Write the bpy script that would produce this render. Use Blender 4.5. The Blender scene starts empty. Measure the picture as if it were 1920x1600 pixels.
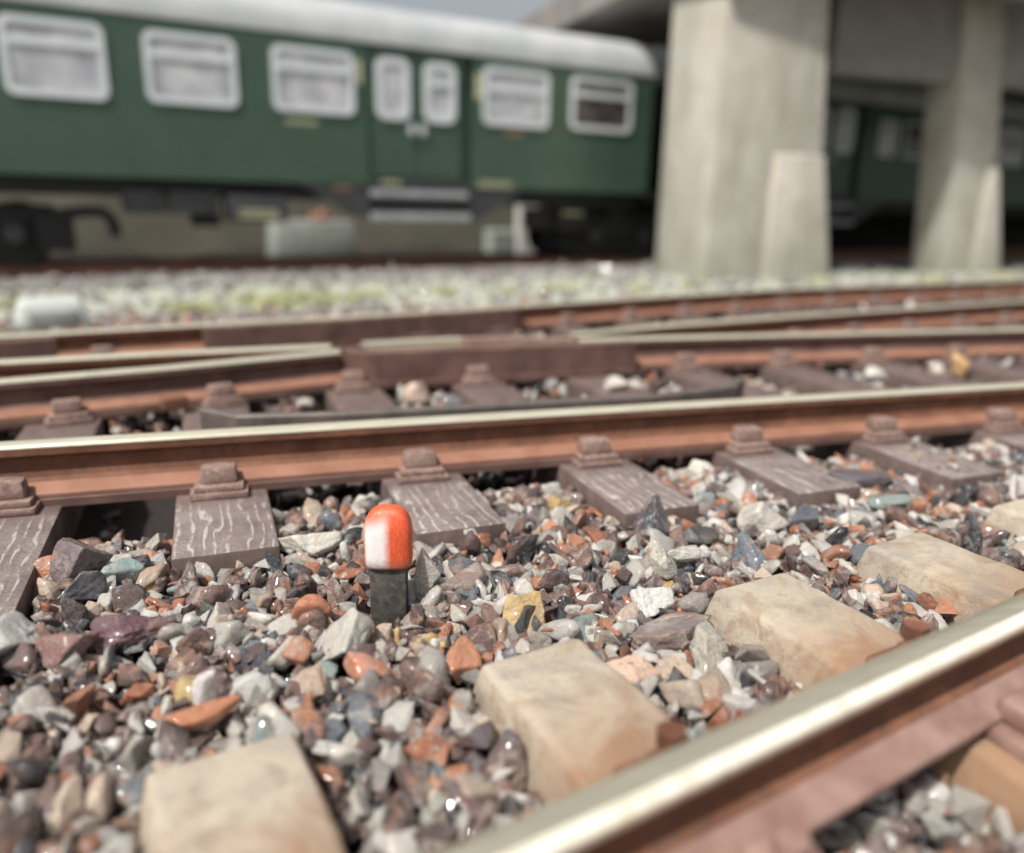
import bpy, bmesh, math, random
import numpy as np
from mathutils import Vector, Matrix
S = bpy.context.scene
R = math.radians
random.seed(7)
rng = np.random.default_rng(11)

# ------------------------------------------------------------------ camera
cd = bpy.data.cameras.new('camera'); cam = bpy.data.objects.new('camera', cd); S.collection.objects.link(cam)
fw = Vector((0.2937, 0.9160, -0.2745)).normalized()
rt = Vector((0.9536, -0.2988, 0.0224)); rt = (rt - fw*rt.dot(fw)).normalized(); up = rt.cross(fw)
M = Matrix((rt, up, -fw)).transposed().to_4x4(); M.translation = Vector((0.0, -2.4306, 0.8637)); cam.matrix_world = M
cd.sensor_width = 36; cd.lens = 27.467; cd.clip_start = 0.02; cd.clip_end = 3000
cd.dof.use_dof = True; cd.dof.focus_distance = 1.85; cd.dof.aperture_fstop = 0.74
S.camera = cam

# ------------------------------------------------------------------ world, sun, exposure
SUN_EL, SUN_AZ = R(58), R(235)            # azimuth measured clockwise from +Y
w = bpy.data.worlds.new('World'); S.world = w; w.use_nodes = True
nt = w.node_tree; bg = nt.nodes['Background']
sky = nt.nodes.new('ShaderNodeTexSky'); sky.sky_type = 'NISHITA'; sky.sun_disc = False
sky.sun_elevation = SUN_EL; sky.sun_rotation = SUN_AZ; sky.dust_density = 4.0; sky.ozone_density = 0.6; sky.air_density = 1.0
hs = nt.nodes.new('ShaderNodeHueSaturation'); hs.inputs['Saturation'].default_value = 0.30
nt.links.new(sky.outputs[0], hs.inputs['Color']); nt.links.new(hs.outputs[0], bg.inputs[0]); bg.inputs[1].default_value = 0.08
sd = bpy.data.lights.new('sun', 'SUN'); sun = bpy.data.objects.new('sun', sd); S.collection.objects.link(sun)
sd.energy = 3.5; sd.angle = R(3); sd.color = (1.0, 0.955, 0.89)
sdir = Vector((math.sin(SUN_AZ)*math.cos(SUN_EL), math.cos(SUN_AZ)*math.cos(SUN_EL), math.sin(SUN_EL)))
sun.rotation_euler = sdir.to_track_quat('Z', 'Y').to_euler()
S.view_settings.view_transform = 'Standard'; S.view_settings.look = 'None'; S.view_settings.gamma = 1
S.view_settings.exposure = 0.58
S.render.engine = 'CYCLES'

# ------------------------------------------------------------------ tagging helpers
def link(o): S.collection.objects.link(o); return o
def tag(o, label=None, cat=None, group=None, kind=None):
    if label: o['label'] = label
    if cat: o['category'] = cat
    if group: o['group'] = group
    if kind: o['kind'] = kind
    return o
def thing(name, label, cat, loc=(0, 0, 0), rz=0, group=None):
    o = link(bpy.data.objects.new(name, None)); o.location = loc; o.rotation_euler = (0, 0, rz)
    return tag(o, label, cat, group)

# ------------------------------------------------------------------ materials
def ramp(nt, fac, stops):
    r = nt.nodes.new('ShaderNodeValToRGB'); e = r.color_ramp.elements
    while len(e) < len(stops): e.new(0.5)
    for k, (p, c) in enumerate(stops): e[k].position = p; e[k].color = (*c, 1)
    nt.links.new(fac, r.inputs[0]); return r.outputs[0]
def noise(nt, vec, scale, detail=4, rough=0.6, dist=0.0):
    n = nt.nodes.new('ShaderNodeTexNoise'); n.inputs['Scale'].default_value = scale; n.inputs['Detail'].default_value = detail
    n.inputs['Roughness'].default_value = rough; n.inputs['Distortion'].default_value = dist
    nt.links.new(vec, n.inputs['Vector']); return n.outputs['Fac']
def mix(nt, f, a, b, mode='MIX'):
    m = nt.nodes.new('ShaderNodeMix'); m.data_type = 'RGBA'; m.blend_type = mode
    for i, v in ((0, f), (6, a), (7, b)):
        if isinstance(v, (tuple, list)): m.inputs[i].default_value = (*v, 1)
        elif isinstance(v, (int, float)): m.inputs[i].default_value = v
        else: nt.links.new(v, m.inputs[i])
    return m.outputs[2]
def mth(nt, op, a, b=0.0, clamp=False):
    m = nt.nodes.new('ShaderNodeMath'); m.operation = op; m.use_clamp = clamp
    for i, v in ((0, a), (1, b)):
        if isinstance(v, (int, float)): m.inputs[i].default_value = v
        else: nt.links.new(v, m.inputs[i])
    return m.outputs[0]
def new_mat(name):
    m = bpy.data.materials.new(name); m.use_nodes = True; nt = m.node_tree
    b = nt.nodes['Principled BSDF']; tc = nt.nodes.new('ShaderNodeTexCoord')
    oi = nt.nodes.new('ShaderNodeObjectInfo'); cx = nt.nodes.new('ShaderNodeCombineXYZ')
    sc = nt.nodes.new('ShaderNodeMath'); sc.operation = 'MULTIPLY'; sc.inputs[1].default_value = 37.0; nt.links.new(oi.outputs['Random'], sc.inputs[0])
    for k in range(3): nt.links.new(sc.outputs[0], cx.inputs[k])
    va = nt.nodes.new('ShaderNodeVectorMath'); va.operation = 'ADD'; nt.links.new(tc.outputs['Object'], va.inputs[0]); nt.links.new(cx.outputs[0], va.inputs[1])
    return m, nt, b, va.outputs[0]
def raw(nt): return next(n for n in nt.nodes if n.bl_idname == 'ShaderNodeTexCoord').outputs['Object']
def bump(nt, b, h, strength, dist):
    n = nt.nodes.new('ShaderNodeBump'); n.inputs['Strength'].default_value = strength; n.inputs['Distance'].default_value = dist
    nt.links.new(h, n.inputs['Height']); nt.links.new(n.outputs[0], b.inputs['Normal'])
def simple(name, c1, c2=None, scale=8, rough=0.6, metal=0.0, bs=0.2, bd=0.004, bscale=60, lo=0.35, hi=0.65, coat=0.0, spec=0.5, scale2=None, c3=None):
    m, nt, b, co = new_mat(name)
    if c2:
        f = noise(nt, co, scale, 5)
        col = ramp(nt, f, [(lo, c1), (hi, c2)])
        if c3: col = mix(nt, ramp(nt, noise(nt, co, scale2, 6, 0.7), [(0.5, (0, 0, 0)), (0.68, (1, 1, 1))]), col, c3)
        nt.links.new(col, b.inputs['Base Color'])
    else: b.inputs['Base Color'].default_value = (*c1, 1)
    b.inputs['Roughness'].default_value = rough; b.inputs['Metallic'].default_value = metal
    b.inputs['Coat Weight'].default_value = coat; b.inputs['Specular IOR Level'].default_value = spec
    if bs: bump(nt, b, noise(nt, co, bscale, 6, 0.7), bs, bd)
    return m
MT = {}
MT['rust_web'] = simple('rust_web', (.11, .046, .026), (.20, .092, .055), 7, .62, bs=.5, bd=.003, bscale=120, spec=.3, scale2=38, c3=(.085, .05, .04))
MT['rust_foot'] = simple('rust_foot', (.215, .10, .064), (.285, .145, .10), 9, .6, bs=.3, bd=.002, bscale=160, spec=.3)
MT['dusty_foot'] = simple('dusty_foot', (.20, .115, .092), (.29, .19, .16), 12, .5, bs=.3, bd=.002, bscale=120)
MT['rust_dark'] = simple('rust_dark', (.095, .052, .042), (.16, .095, .078), 8, .65, bs=.3, bd=.002, bscale=120, spec=.3)
MT['dark_plastic'] = simple('dark_plastic', (.075, .064, .058), (.13, .105, .092), 12, .5, bs=.2, bd=.002)
MT['chair'] = simple('chair', (.16, .098, .080), (.25, .165, .140), 22, .68, bs=.45, bd=.003, bscale=110, spec=.3, scale2=60, c3=(.34, .27, .24))
def polished(nm='polished_head', k=1.0):
    m, nt, b, co = new_mat(nm)
    mp = nt.nodes.new('ShaderNodeMapping'); mp.inputs['Scale'].default_value = (3, 60, 60); nt.links.new(co, mp.inputs[0])
    f = noise(nt, mp.outputs[0], 2.5, 6, .7)
    nt.links.new(ramp(nt, f, [(.3, (.55*k, .50*k, .36*k)), (.6, (.80*k, .755*k, .60*k))]), b.inputs['Base Color'])
    g = noise(nt, co, 45, 4, .7)
    nt.links.new(ramp(nt, g, [(.3, (.12,)*3), (.75, (.26,)*3)]), b.inputs['Roughness'])
    b.inputs['Metallic'].default_value = .55
    bump(nt, b, f, .25, .0015); return m
MT['polished'] = polished()
MT['dull_head'] = polished('dull_head', .66)
def edge_mat():  # highlight on the near head edge, painted in as pale colour
    m, nt, b, co = new_mat('painted_edge_glint')
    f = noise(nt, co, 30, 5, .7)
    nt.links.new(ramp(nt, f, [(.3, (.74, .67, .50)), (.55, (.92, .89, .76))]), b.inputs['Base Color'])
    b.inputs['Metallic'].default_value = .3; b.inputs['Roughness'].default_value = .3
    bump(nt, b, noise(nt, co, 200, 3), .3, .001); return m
MT['edge_glint'] = edge_mat()
def sleeper_mat():
    m, nt, b, co = new_mat('brown_sleeper')
    base = ramp(nt, noise(nt, co, 14, 5), [(.3, (.095, .066, .060)), (.7, (.160, .118, .106))])
    # grey dry brushed wood grain, growing towards the sleeper end (object x across, y along; the end is at y = 0)
    sx = nt.nodes.new('ShaderNodeSeparateXYZ'); nt.links.new(raw(nt), sx.inputs[0])
    mp = nt.nodes.new('ShaderNodeMapping'); mp.inputs['Scale'].default_value = (1, .28, 1); nt.links.new(co, mp.inputs[0])
    wv = nt.nodes.new('ShaderNodeTexWave'); wv.wave_type = 'BANDS'; wv.bands_direction = 'X'
    wv.inputs['Scale'].default_value = 9; wv.inputs['Distortion'].default_value = 9; wv.inputs['Detail'].default_value = 3; wv.inputs['Detail Scale'].default_value = 1.6
    nt.links.new(mp.outputs[0], wv.inputs['Vector'])
    line = ramp(nt, wv.outputs['Fac'], [(.80, (0, 0, 0)), (.95, (1,)*3)])
    line = mix(nt, 1.0, line, (.95,)*3, 'MULTIPLY')
    line = mix(nt, 1.0, line, ramp(nt, noise(nt, co, 26, 5, .7), [(.38, (0,)*3), (.54, (1, 1, 1))]), 'MULTIPLY')
    fade = nt.nodes.new('ShaderNodeMapRange'); fade.inputs[1].default_value = .30; fade.inputs[2].default_value = .40; fade.inputs[3].default_value = 1; fade.inputs[4].default_value = 0
    nt.links.new(sx.outputs['Y'], fade.inputs[0])
    geo = nt.nodes.new('ShaderNodeNewGeometry'); sz = nt.nodes.new('ShaderNodeSeparateXYZ'); nt.links.new(geo.outputs['Normal'], sz.inputs[0])
    topm = ramp(nt, sz.outputs['Z'], [(.6, (0, 0, 0)), (.9, (1, 1, 1))])
    dust = ramp(nt, noise(nt, co, 120, 6, .75), [(.36, (.03,)*3), (.68, (.62,)*3)])
    dust = mix(nt, 1.0, dust, ramp(nt, noise(nt, co, 9, 3), [(.33, (.35,)*3), (.6, (1, 1, 1))]), 'MULTIPLY')
    msk = mix(nt, 1.0, line, dust, 'LIGHTEN'); msk = mix(nt, 1.0, msk, topm, 'MULTIPLY'); msk = mix(nt, 1.0, msk, fade.outputs[0], 'MULTIPLY')
    col = mix(nt, mth(nt, 'MULTIPLY', msk, .80), base, (.42, .395, .375))
    nt.links.new(col, b.inputs['Base Color']); b.inputs['Roughness'].default_value = .62; b.inputs['Specular IOR Level'].default_value = .3
    h = mth(nt, 'ADD', mth(nt, 'MULTIPLY', wv.outputs['Fac'], .6), noise(nt, co, 130, 5, .7)); bump(nt, b, h, .5, .0022)
    return m
MT['sleeper'] = sleeper_mat()
def concrete_sleeper_mat():
    m, nt, b, co = new_mat('weathered_concrete_sleeper')
    n1 = noise(nt, co, 7, 6, .65, .6); n2 = noise(nt, co, 240, 4, .8)
    base = ramp(nt, n1, [(.30, (.33, .235, .155)), (.46, (.49, .43, .34)), (.66, (.37, .325, .275))])
    sx = nt.nodes.new('ShaderNodeSeparateXYZ'); nt.links.new(raw(nt), sx.inputs[0])   # y: 0 at the end, negative towards the rail
    d = mth(nt, 'ADD', mth(nt, 'MULTIPLY', sx.outputs['Y'], -2.6), mth(nt, 'MULTIPLY', mth(nt, 'SUBTRACT', n1, .5), 1.6))
    ru = ramp(nt, d, [(.35, (0, 0, 0)), (1.0, (.85,)*3)])
    base = mix(nt, ru, base, (.31, .17, .09))
    st = ramp(nt, noise(nt, co, 5.5, 4, .6, .4), [(.52, (0, 0, 0)), (.68, (.65,)*3)])
    base = mix(nt, st, base, (.225, .20, .175))
    pit = ramp(nt, noise(nt, co, 75, 5, .8), [(.56, (0, 0, 0)), (.66, (1, 1, 1))]); base = mix(nt, mth(nt, 'MULTIPLY', pit, .35), base, (.24, .17, .12))
    sp = ramp(nt, n2, [(.60, (0, 0, 0)), (.72, (1, 1, 1))])
    gm_ = nt.nodes.new('ShaderNodeNewGeometry'); s3 = nt.nodes.new('ShaderNodeSeparateXYZ'); nt.links.new(gm_.outputs['Normal'], s3.inputs[0])
    sidef = ramp(nt, s3.outputs['Z'], [(.35, (1, 1, 1)), (.85, (.25,)*3)])          # flanks keep more rusty splash
    base = mix(nt, mth(nt, 'MULTIPLY', mth(nt, 'MULTIPLY', sp, sidef), .9), base, (.22, .11, .06))
    base = mix(nt, mth(nt, 'MULTIPLY', mth(nt, 'MULTIPLY', ramp(nt, noise(nt, co, 22, 5, .7), [(.48, (0, 0, 0)), (.62, (1, 1, 1))]), sidef), .55), base, (.27, .16, .10))
    nt.links.new(base, b.inputs['Base Color']); b.inputs['Roughness'].default_value = .7; b.inputs['Specular IOR Level'].default_value = .35
    bump(nt, b, mth(nt, 'ADD', mth(nt, 'ADD', n2, mth(nt, 'MULTIPLY', n1, 2.5)), mth(nt, 'MULTIPLY', noise(nt, co, 70, 5, .75), 1.2)), .8, .004)
    return m
MT['csleeper'] = concrete_sleeper_mat()
def stone_mat():
    m, nt, b, co = new_mat('ballast_stone')
    at = nt.nodes.new('ShaderNodeAttribute'); at.attribute_name = 'stone_color'
    g = nt.nodes.new('ShaderNodeSeparateColor'); a2 = nt.nodes.new('ShaderNodeAttribute'); a2.attribute_name = 'stone_kind'
    nt.links.new(a2.outputs['Color'], g.inputs[0])          # R roughness, G second tone amount, B translucency
    n1 = noise(nt, co, 28, 5, .65, .8); n2 = noise(nt, co, 160, 6, .75); n3 = noise(nt, co, 420, 3, .7)
    hsv = nt.nodes.new('ShaderNodeHueSaturation'); nt.links.new(at.outputs['Color'], hsv.inputs['Color'])
    nt.links.new(ramp(nt, n2, [(.25, (.45,)*3), (.75, (.72,)*3)]), hsv.inputs['Value'])
    v = nt.nodes.new('ShaderNodeMath'); v.operation = 'MULTIPLY'; v.inputs[1].default_value = 1.75
    nt.links.new(mix(nt, g.outputs[2], ramp(nt, n2, [(.25, (.36,)*3), (.8, (.80,)*3)]), ramp(nt, n1, [(.3, (.50,)*3), (.7, (.64,)*3)])), v.inputs[0]); nt.links.new(v.outputs[0], hsv.inputs['Value'])
    f = mth(nt, 'MULTIPLY', ramp(nt, n1, [(.48, (0, 0, 0)), (.56, (1, 1, 1))]), g.outputs[1])
    second = ramp(nt, noise(nt, co, 5, 2), [(.38, (.10, .085, .085)), (.46, (.42, .22, .13)), (.52, (.52, .49, .44)), (.62, (.16, .16, .18))])
    col = mix(nt, f, hsv.outputs[0], second)
    sp = ramp(nt, n3, [(.62, (0, 0, 0)), (.78, (1, 1, 1))]); col = mix(nt, mth(nt, 'MULTIPLY', sp, .30), col, (.55, .50, .46))
    sp2 = ramp(nt, n3, [(.26, (1, 1, 1)), (.34, (0, 0, 0))]); col = mix(nt, mth(nt, 'MULTIPLY', mth(nt, 'MULTIPLY', sp2, .6), mth(nt, 'SUBTRACT', 1.0, g.outputs[2])), col, (.04, .035, .035))
    nt.links.new(col, b.inputs['Base Color'])
    rr = mth(nt, 'ADD', g.outputs[0], mth(nt, 'MULTIPLY', mth(nt, 'SUBTRACT', n2, .5), .5), True)
    nt.links.new(rr, b.inputs['Roughness'])
    nt.links.new(mth(nt, 'MULTIPLY', g.outputs[2], .38), b.inputs['Transmission Weight'])
    nt.links.new(mth(nt, 'MULTIPLY', g.outputs[2], .35), b.inputs['Subsurface Weight'])
    b.inputs['Subsurface Radius'].default_value = (1.0, .85, .7); b.inputs['Subsurface Scale'].default_value = .012
    b.inputs['IOR'].default_value = 1.5
    b.inputs['Coat Weight'].default_value = .65; b.inputs['Coat Roughness'].default_value = .06
    h = mth(nt, 'ADD', mth(nt, 'MULTIPLY', n2, 1.0), mth(nt, 'ADD', mth(nt, 'MULTIPLY', noise(nt, co, 60, 3), 1.6), mth(nt, 'MULTIPLY', n3, .35)))
    bump(nt, b, h, .85, .006)
    return m
MT['stone'] = stone_mat()
def ground_mat():
    m, nt, b, co = new_mat('ground_grit')
    n1 = noise(nt, co, 3, 5); n2 = noise(nt, co, 45, 6, .75)
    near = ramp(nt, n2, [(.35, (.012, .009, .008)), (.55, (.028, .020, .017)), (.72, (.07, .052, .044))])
    far = ramp(nt, n2, [(.30, (.26, .26, .235)), (.6, (.42, .43, .40))])
    far = mix(nt, ramp(nt, n1, [(.45, (0, 0, 0)), (.62, (.8,)*3)]), far, (.36, .40, .24))
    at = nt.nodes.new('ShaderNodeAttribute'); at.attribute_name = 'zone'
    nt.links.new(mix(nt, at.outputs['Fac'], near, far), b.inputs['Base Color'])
    b.inputs['Roughness'].default_value = .9; bump(nt, b, n2, .6, .02); return m
MT['ground'] = ground_mat()
MT['green'] = simple('coach_green_paint', (.038, .074, .050), (.048, .086, .060), 2, .36, bs=.05, bd=.002, bscale=40, coat=.25)
MT['roof'] = simple('coach_roof_grey', (.34, .36, .37), (.42, .43, .43), 1.5, .55, bs=.1)
MT['frame'] = simple('aluminium_frame', (.62, .66, .69), (.70, .73, .75), 4, .38, metal=.25, bs=0)
MT['pane'] = simple('curtained_glass', (.30, .30, .34), (.56, .56, .59), 3.2, .12, bs=0, coat=.6)
MT['pane_dark'] = simple('dark_glass', (.035, .03, .03), (.10, .085, .08), 3, .12, bs=0, coat=.5)
MT['black'] = simple('underframe_black', (.006, .006, .007), (.011, .011, .013), 5, .7, bs=.2, bd=.004)
MT['skirt'] = simple('skirt_anthracite', (.030, .030, .035), (.042, .042, .047), 4, .5, bs=.1)
MT['step'] = simple('step_grey', (.27, .28, .30), (.36, .37, .38), 6, .5, bs=.1)
MT['letter'] = simple('lettering_yellow', (.42, .42, .26), rough=.6, bs=0)
MT['letter_red'] = simple('lettering_red', (.42, .20, .14), rough=.6, bs=0)
def pier_mat():
    m, nt, b, co = new_mat('pier_concrete')
    mp = nt.nodes.new('ShaderNodeMapping'); mp.inputs['Scale'].default_value = (1, 1, .16); nt.links.new(co, mp.inputs[0])
    col = ramp(nt, noise(nt, co, 1.6, 6, .7), [(.3, (.36, .33, .275)), (.7, (.52, .495, .44))])
    col = mix(nt, ramp(nt, noise(nt, mp.outputs[0], 3.2, 5, .65), [(.50, (0, 0, 0)), (.70, (.7,)*3)]), col, (.27, .245, .195))
    col = mix(nt, ramp(nt, noise(nt, mp.outputs[0], 1.7, 4, .6), [(.56, (0, 0, 0)), (.72, (.6,)*3)]), col, (.30, .33, .28))
    sn = nt.nodes.new('ShaderNodeSeparateXYZ'); gg = nt.nodes.new('ShaderNodeNewGeometry'); nt.links.new(gg.outputs['Position'], sn.inputs[0])
    foot = nt.nodes.new('ShaderNodeMapRange'); foot.inputs[1].default_value = -.3; foot.inputs[2].default_value = .5; foot.inputs[3].default_value = .5; foot.inputs[4].default_value = 0
    nt.links.new(sn.outputs['Z'], foot.inputs[0]); col = mix(nt, foot.outputs[0], col, (.27, .28, .22))
    nt.links.new(col, b.inputs['Base Color']); b.inputs['Roughness'].default_value = .88; bump(nt, b, noise(nt, co, 14, 6, .7), .5, .01); return m
MT['pier'] = pier_mat()
MT['deck'] = simple('deck_concrete', (.20, .19, .18), (.28, .26, .24), 1.2, .9, bs=.3, bd=.01, bscale=12)
MT['wall_dark'] = simple('shade_dark_wall', (.03, .028, .026), (.045, .04, .038), 1, .95, bs=.2, bd=.01, bscale=10)  # near-black colour carries the shade under the deck
MT['bank'] = simple('olive_bank', (.030, .028, .018), (.050, .043, .030), .9, .95, bs=.8, bd=.04, bscale=9, scale2=2.2, c3=(.028, .034, .018))
MT['pale_block'] = simple('pale_block', (.21, .235, .21), (.30, .32, .29), 3, .8, bs=.3)
MT['pale_post'] = simple('pale_post', (.48, .47, .44), (.56, .55, .52), 3, .7, bs=.2)
MT['white_box'] = simple('white_box', (.40, .42, .40), (.50, .52, .50), 4, .55, bs=.2)
MT['box_panel'] = simple('box_panel', (.22, .235, .22), (.30, .31, .29), 5, .6, bs=.2)
MT['grass'] = simple('tuft_grass', (.36, .38, .18), (.50, .50, .30), 30, .8, bs=0)
MT['orange'] = simple('orange_paint', (.36, .10, .05), (.46, .26, .20), 12, .5, bs=.2)
MT['stem'] = simple('stem_grey', (.035, .035, .034), (.075, .072, .066), 30, .7, bs=.7, bd=.0015, bscale=300, scale2=60, c3=(.13, .10, .07))
def cap_mat():
    m, nt, b, co = new_mat('cap_red_white')
    sx = nt.nodes.new('ShaderNodeSeparateXYZ'); nt.links.new(raw(nt), sx.inputs[0])
    mp = nt.nodes.new('ShaderNodeMapping'); mp.inputs['Scale'].default_value = (6, 6, 1); nt.links.new(co, mp.inputs[0])
    streak = noise(nt, mp.outputs[0], 60, 5, .7); n2 = noise(nt, co, 90, 5, .7)
    red = ramp(nt, streak, [(.25, (.50, .045, .016)), (.55, (.72, .115, .04)), (.8, (.85, .27, .15))])
    # the painted white field: x from -.055 to -.018, up to z .125
    a = mth(nt, 'ADD', sx.outputs['X'], mth(nt, 'MULTIPLY', mth(nt, 'SUBTRACT', n2, .5), .010))
    r1 = nt.nodes.new('ShaderNodeMapRange'); r1.interpolation_type = 'SMOOTHSTEP'; nt.links.new(a, r1.inputs[0])
    r1.inputs[1].default_value = -.012; r1.inputs[2].default_value = .012; r1.inputs[3].default_value = 1; r1.inputs[4].default_value = 0
    r2 = nt.nodes.new('ShaderNodeMapRange'); r2.interpolation_type = 'SMOOTHSTEP'; nt.links.new(mth(nt, 'ADD', sx.outputs['Z'], mth(nt, 'MULTIPLY', sx.outputs['X'], -.35)), r2.inputs[0])
    r2.inputs[1].default_value = .098; r2.inputs[2].default_value = .140; r2.inputs[3].default_value = 1; r2.inputs[4].default_value = 0
    r3 = nt.nodes.new('ShaderNodeMapRange'); r3.interpolation_type = 'SMOOTHSTEP'; nt.links.new(a, r3.inputs[0])
    r3.inputs[1].default_value = -.0515; r3.inputs[2].default_value = -.045; r3.inputs[3].default_value = 0; r3.inputs[4].default_value = 1
    k = mth(nt, 'MULTIPLY', mth(nt, 'MULTIPLY', r1.outputs[0], r2.outputs[0]), r3.outputs[0])
    col = mix(nt, k, red, (.82, .77, .76))
    dz = nt.nodes.new('ShaderNodeMapRange'); nt.links.new(mth(nt, 'ADD', sx.outputs['Z'], mth(nt, 'MULTIPLY', n2, -.03)), dz.inputs[0])
    dz.inputs[1].default_value = -.012; dz.inputs[2].default_value = .012; dz.inputs[3].default_value = .7; dz.inputs[4].default_value = 0
    col = mix(nt, dz.outputs[0], col, (.22, .12, .07))
    spk = ramp(nt, noise(nt, co, 260, 3, .8), [(.60, (0, 0, 0)), (.68, (1, 1, 1))]); col = mix(nt, mth(nt, 'MULTIPLY', spk, .45), col, (.30, .06, .03))
    nt.links.new(col, b.inputs['Base Color']); b.inputs['Roughness'].default_value = .42; b.inputs['Coat Weight'].default_value = .2
    bump(nt, b, mth(nt, 'ADD', streak, mth(nt, 'MULTIPLY', n2, .5)), .55, .0022); return m
MT['cap'] = cap_mat()

# ------------------------------------------------------------------ mesh helpers
def mesh_obj(name, verts, faces, mat, parent=None, smooth=False, loc=None, rz=0):
    me = bpy.data.meshes.new(name); me.from_pydata([tuple(v) for v in verts], [], faces); me.update()
    bm = bmesh.new(); bm.from_mesh(me); bmesh.ops.recalc_face_normals(bm, faces=bm.faces); bm.to_mesh(me); bm.free()
    me.materials.append(MT[mat] if isinstance(mat, str) else mat)
    if smooth: me.polygons.foreach_set('use_smooth', [True]*len(me.polygons))
    o = link(bpy.data.objects.new(name, me))
    if parent: o.parent = parent
    if loc is not None: o.location = loc
    o.rotation_euler = (0, 0, rz); return o
class MB:
    """collects shapes into one bmesh"""
    def __init__(s): s.bm = bmesh.new()
    def box(s, x0, x1, y0, y1, z0, z1, bev=0.0, seg=2, taper=None):
        vs = [(x, y, z) for z in (z0, z1) for y in (y0, y1) for x in (x0, x1)]
        if taper:                                # (dx, dy) shrink of the top on each side
            cx, cy = (x0+x1)/2, (y0+y1)/2
            vs = [(x if z == z0 else x-math.copysign(taper[0], x-cx), y if z == z0 else y-math.copysign(taper[1], y-cy), z) for x, y, z in vs]
        return s.hull(vs, [(0, 2, 3, 1), (4, 5, 7, 6), (0, 1, 5, 4), (1, 3, 7, 5), (3, 2, 6, 7), (2, 0, 4, 6)], bev, seg)
    def hull(s, vs, fs, bev=0.0, seg=2):
        V = [s.bm.verts.new(v) for v in vs]; F = [s.bm.faces.new([V[i] for i in f]) for f in fs]
        if bev:
            ed = list({e for f in F for e in f.edges})
            bmesh.ops.bevel(s.bm, geom=ed, offset=bev, segments=seg, profile=.5, affect='EDGES')
        return s
    def prism(s, poly, axis, a, b, bev=0.0):
        """poly: 2-D outline; axis 'x' -> (y,z), 'y' -> (x,z), 'z' -> (x,y)"""
        def p(q, t): return {'x': (t, q[0], q[1]), 'y': (q[0], t, q[1]), 'z': (q[0], q[1], t)}[axis]
        n = len(poly); vs = [p(q, a) for q in poly]+[p(q, b) for q in poly]
        fs = [tuple(range(n)), tuple(range(2*n-1, n-1, -1))]+[(i, (i+1) % n, n+(i+1) % n, n+i) for i in range(n)]
        return s.hull(vs, fs, bev)
    def cyl(s, c, r, axis, h, n=32, r2=None):
        r2 = r if r2 is None else r2
        vs = []
        for t, rr in ((-h/2, r), (h/2, r2)):
            for k in range(n):
                a = 2*math.pi*k/n; u, v = rr*math.cos(a), rr*math.sin(a)
                d = {'x': (t, u, v), 'y': (u, t, v), 'z': (u, v, t)}[axis]; vs.append((c[0]+d[0], c[1]+d[1], c[2]+d[2]))
        fs = [tuple(range(n)), tuple(range(2*n-1, n-1, -1))]+[(i, (i+1) % n, n+(i+1) % n, n+i) for i in range(n)]
        return s.hull(vs, fs)
    def tube(s, pts, r, n=10):
        pts = [Vector(p) for p in pts]; rings = []
        for i, p in enumerate(pts):
            d = (pts[min(i+1, len(pts)-1)]-pts[max(i-1, 0)]).normalized(); a = d.orthogonal().normalized() if i == 0 else (a-d*a.dot(d)).normalized(); b = d.cross(a)
            rings.append([s.bm.verts.new(p+a*r*math.cos(2*math.pi*k/n)+b*r*math.sin(2*math.pi*k/n)) for k in range(n)])
        for i in range(len(rings)-1):
            for k in range(n): s.bm.faces.new((rings[i][k], rings[i][(k+1) % n], rings[i+1][(k+1) % n], rings[i+1][k]))
        s.bm.faces.new(rings[0]); s.bm.faces.new(rings[-1]); return s
    def build(s, name, mat, parent=None, smooth=False, loc=None, rz=0):
        bmesh.ops.recalc_face_normals(s.bm, faces=s.bm.faces)
        me = bpy.data.meshes.new(name); s.bm.to_mesh(me); s.bm.free(); me.materials.append(MT[mat])
        if smooth:
            me.polygons.foreach_set('use_smooth', [True]*len(me.polygons))
            try: me.set_sharp_from_angle(angle=R(38))
            except Exception: pass
        o = link(bpy.data.objects.new(name, me))
        if parent: o.parent = parent
        if loc is not None: o.location = loc
        o.rotation_euler = (0, 0, rz); return o
def sweep(profile, path, z0):
    """closed 2-D profile (lateral, up) swept along a polyline in plan; lateral + is left of the travel direction"""
    P = [Vector((p[0], p[1])) for p in path]; vs = []; n = len(profile)
    zz = [p[2] if len(p) > 2 else 0 for p in path]
    for i, p in enumerate(P):
        d1 = (P[i]-P[i-1]).normalized() if i else (P[1]-P[0]).normalized(); d2 = (P[i+1]-P[i]).normalized() if i < len(P)-1 else d1
        d = (d1+d2).normalized(); nr = Vector((-d.y, d.x)); k = 1/max(.5, nr.dot(Vector((-d1.y, d1.x))))
        for l, u in profile: vs.append((p.x+nr.x*l*k, p.y+nr.y*l*k, z0+zz[i]+u))
    fs = []
    for i in range(len(P)-1):
        for k in range(n): fs.append((i*n+k, i*n+(k+1) % n, (i+1)*n+(k+1) % n, (i+1)*n+k))
    fs += [tuple(range(n)), tuple(range(len(vs)-1, len(vs)-n-1, -1))]
    return vs, fs

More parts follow.
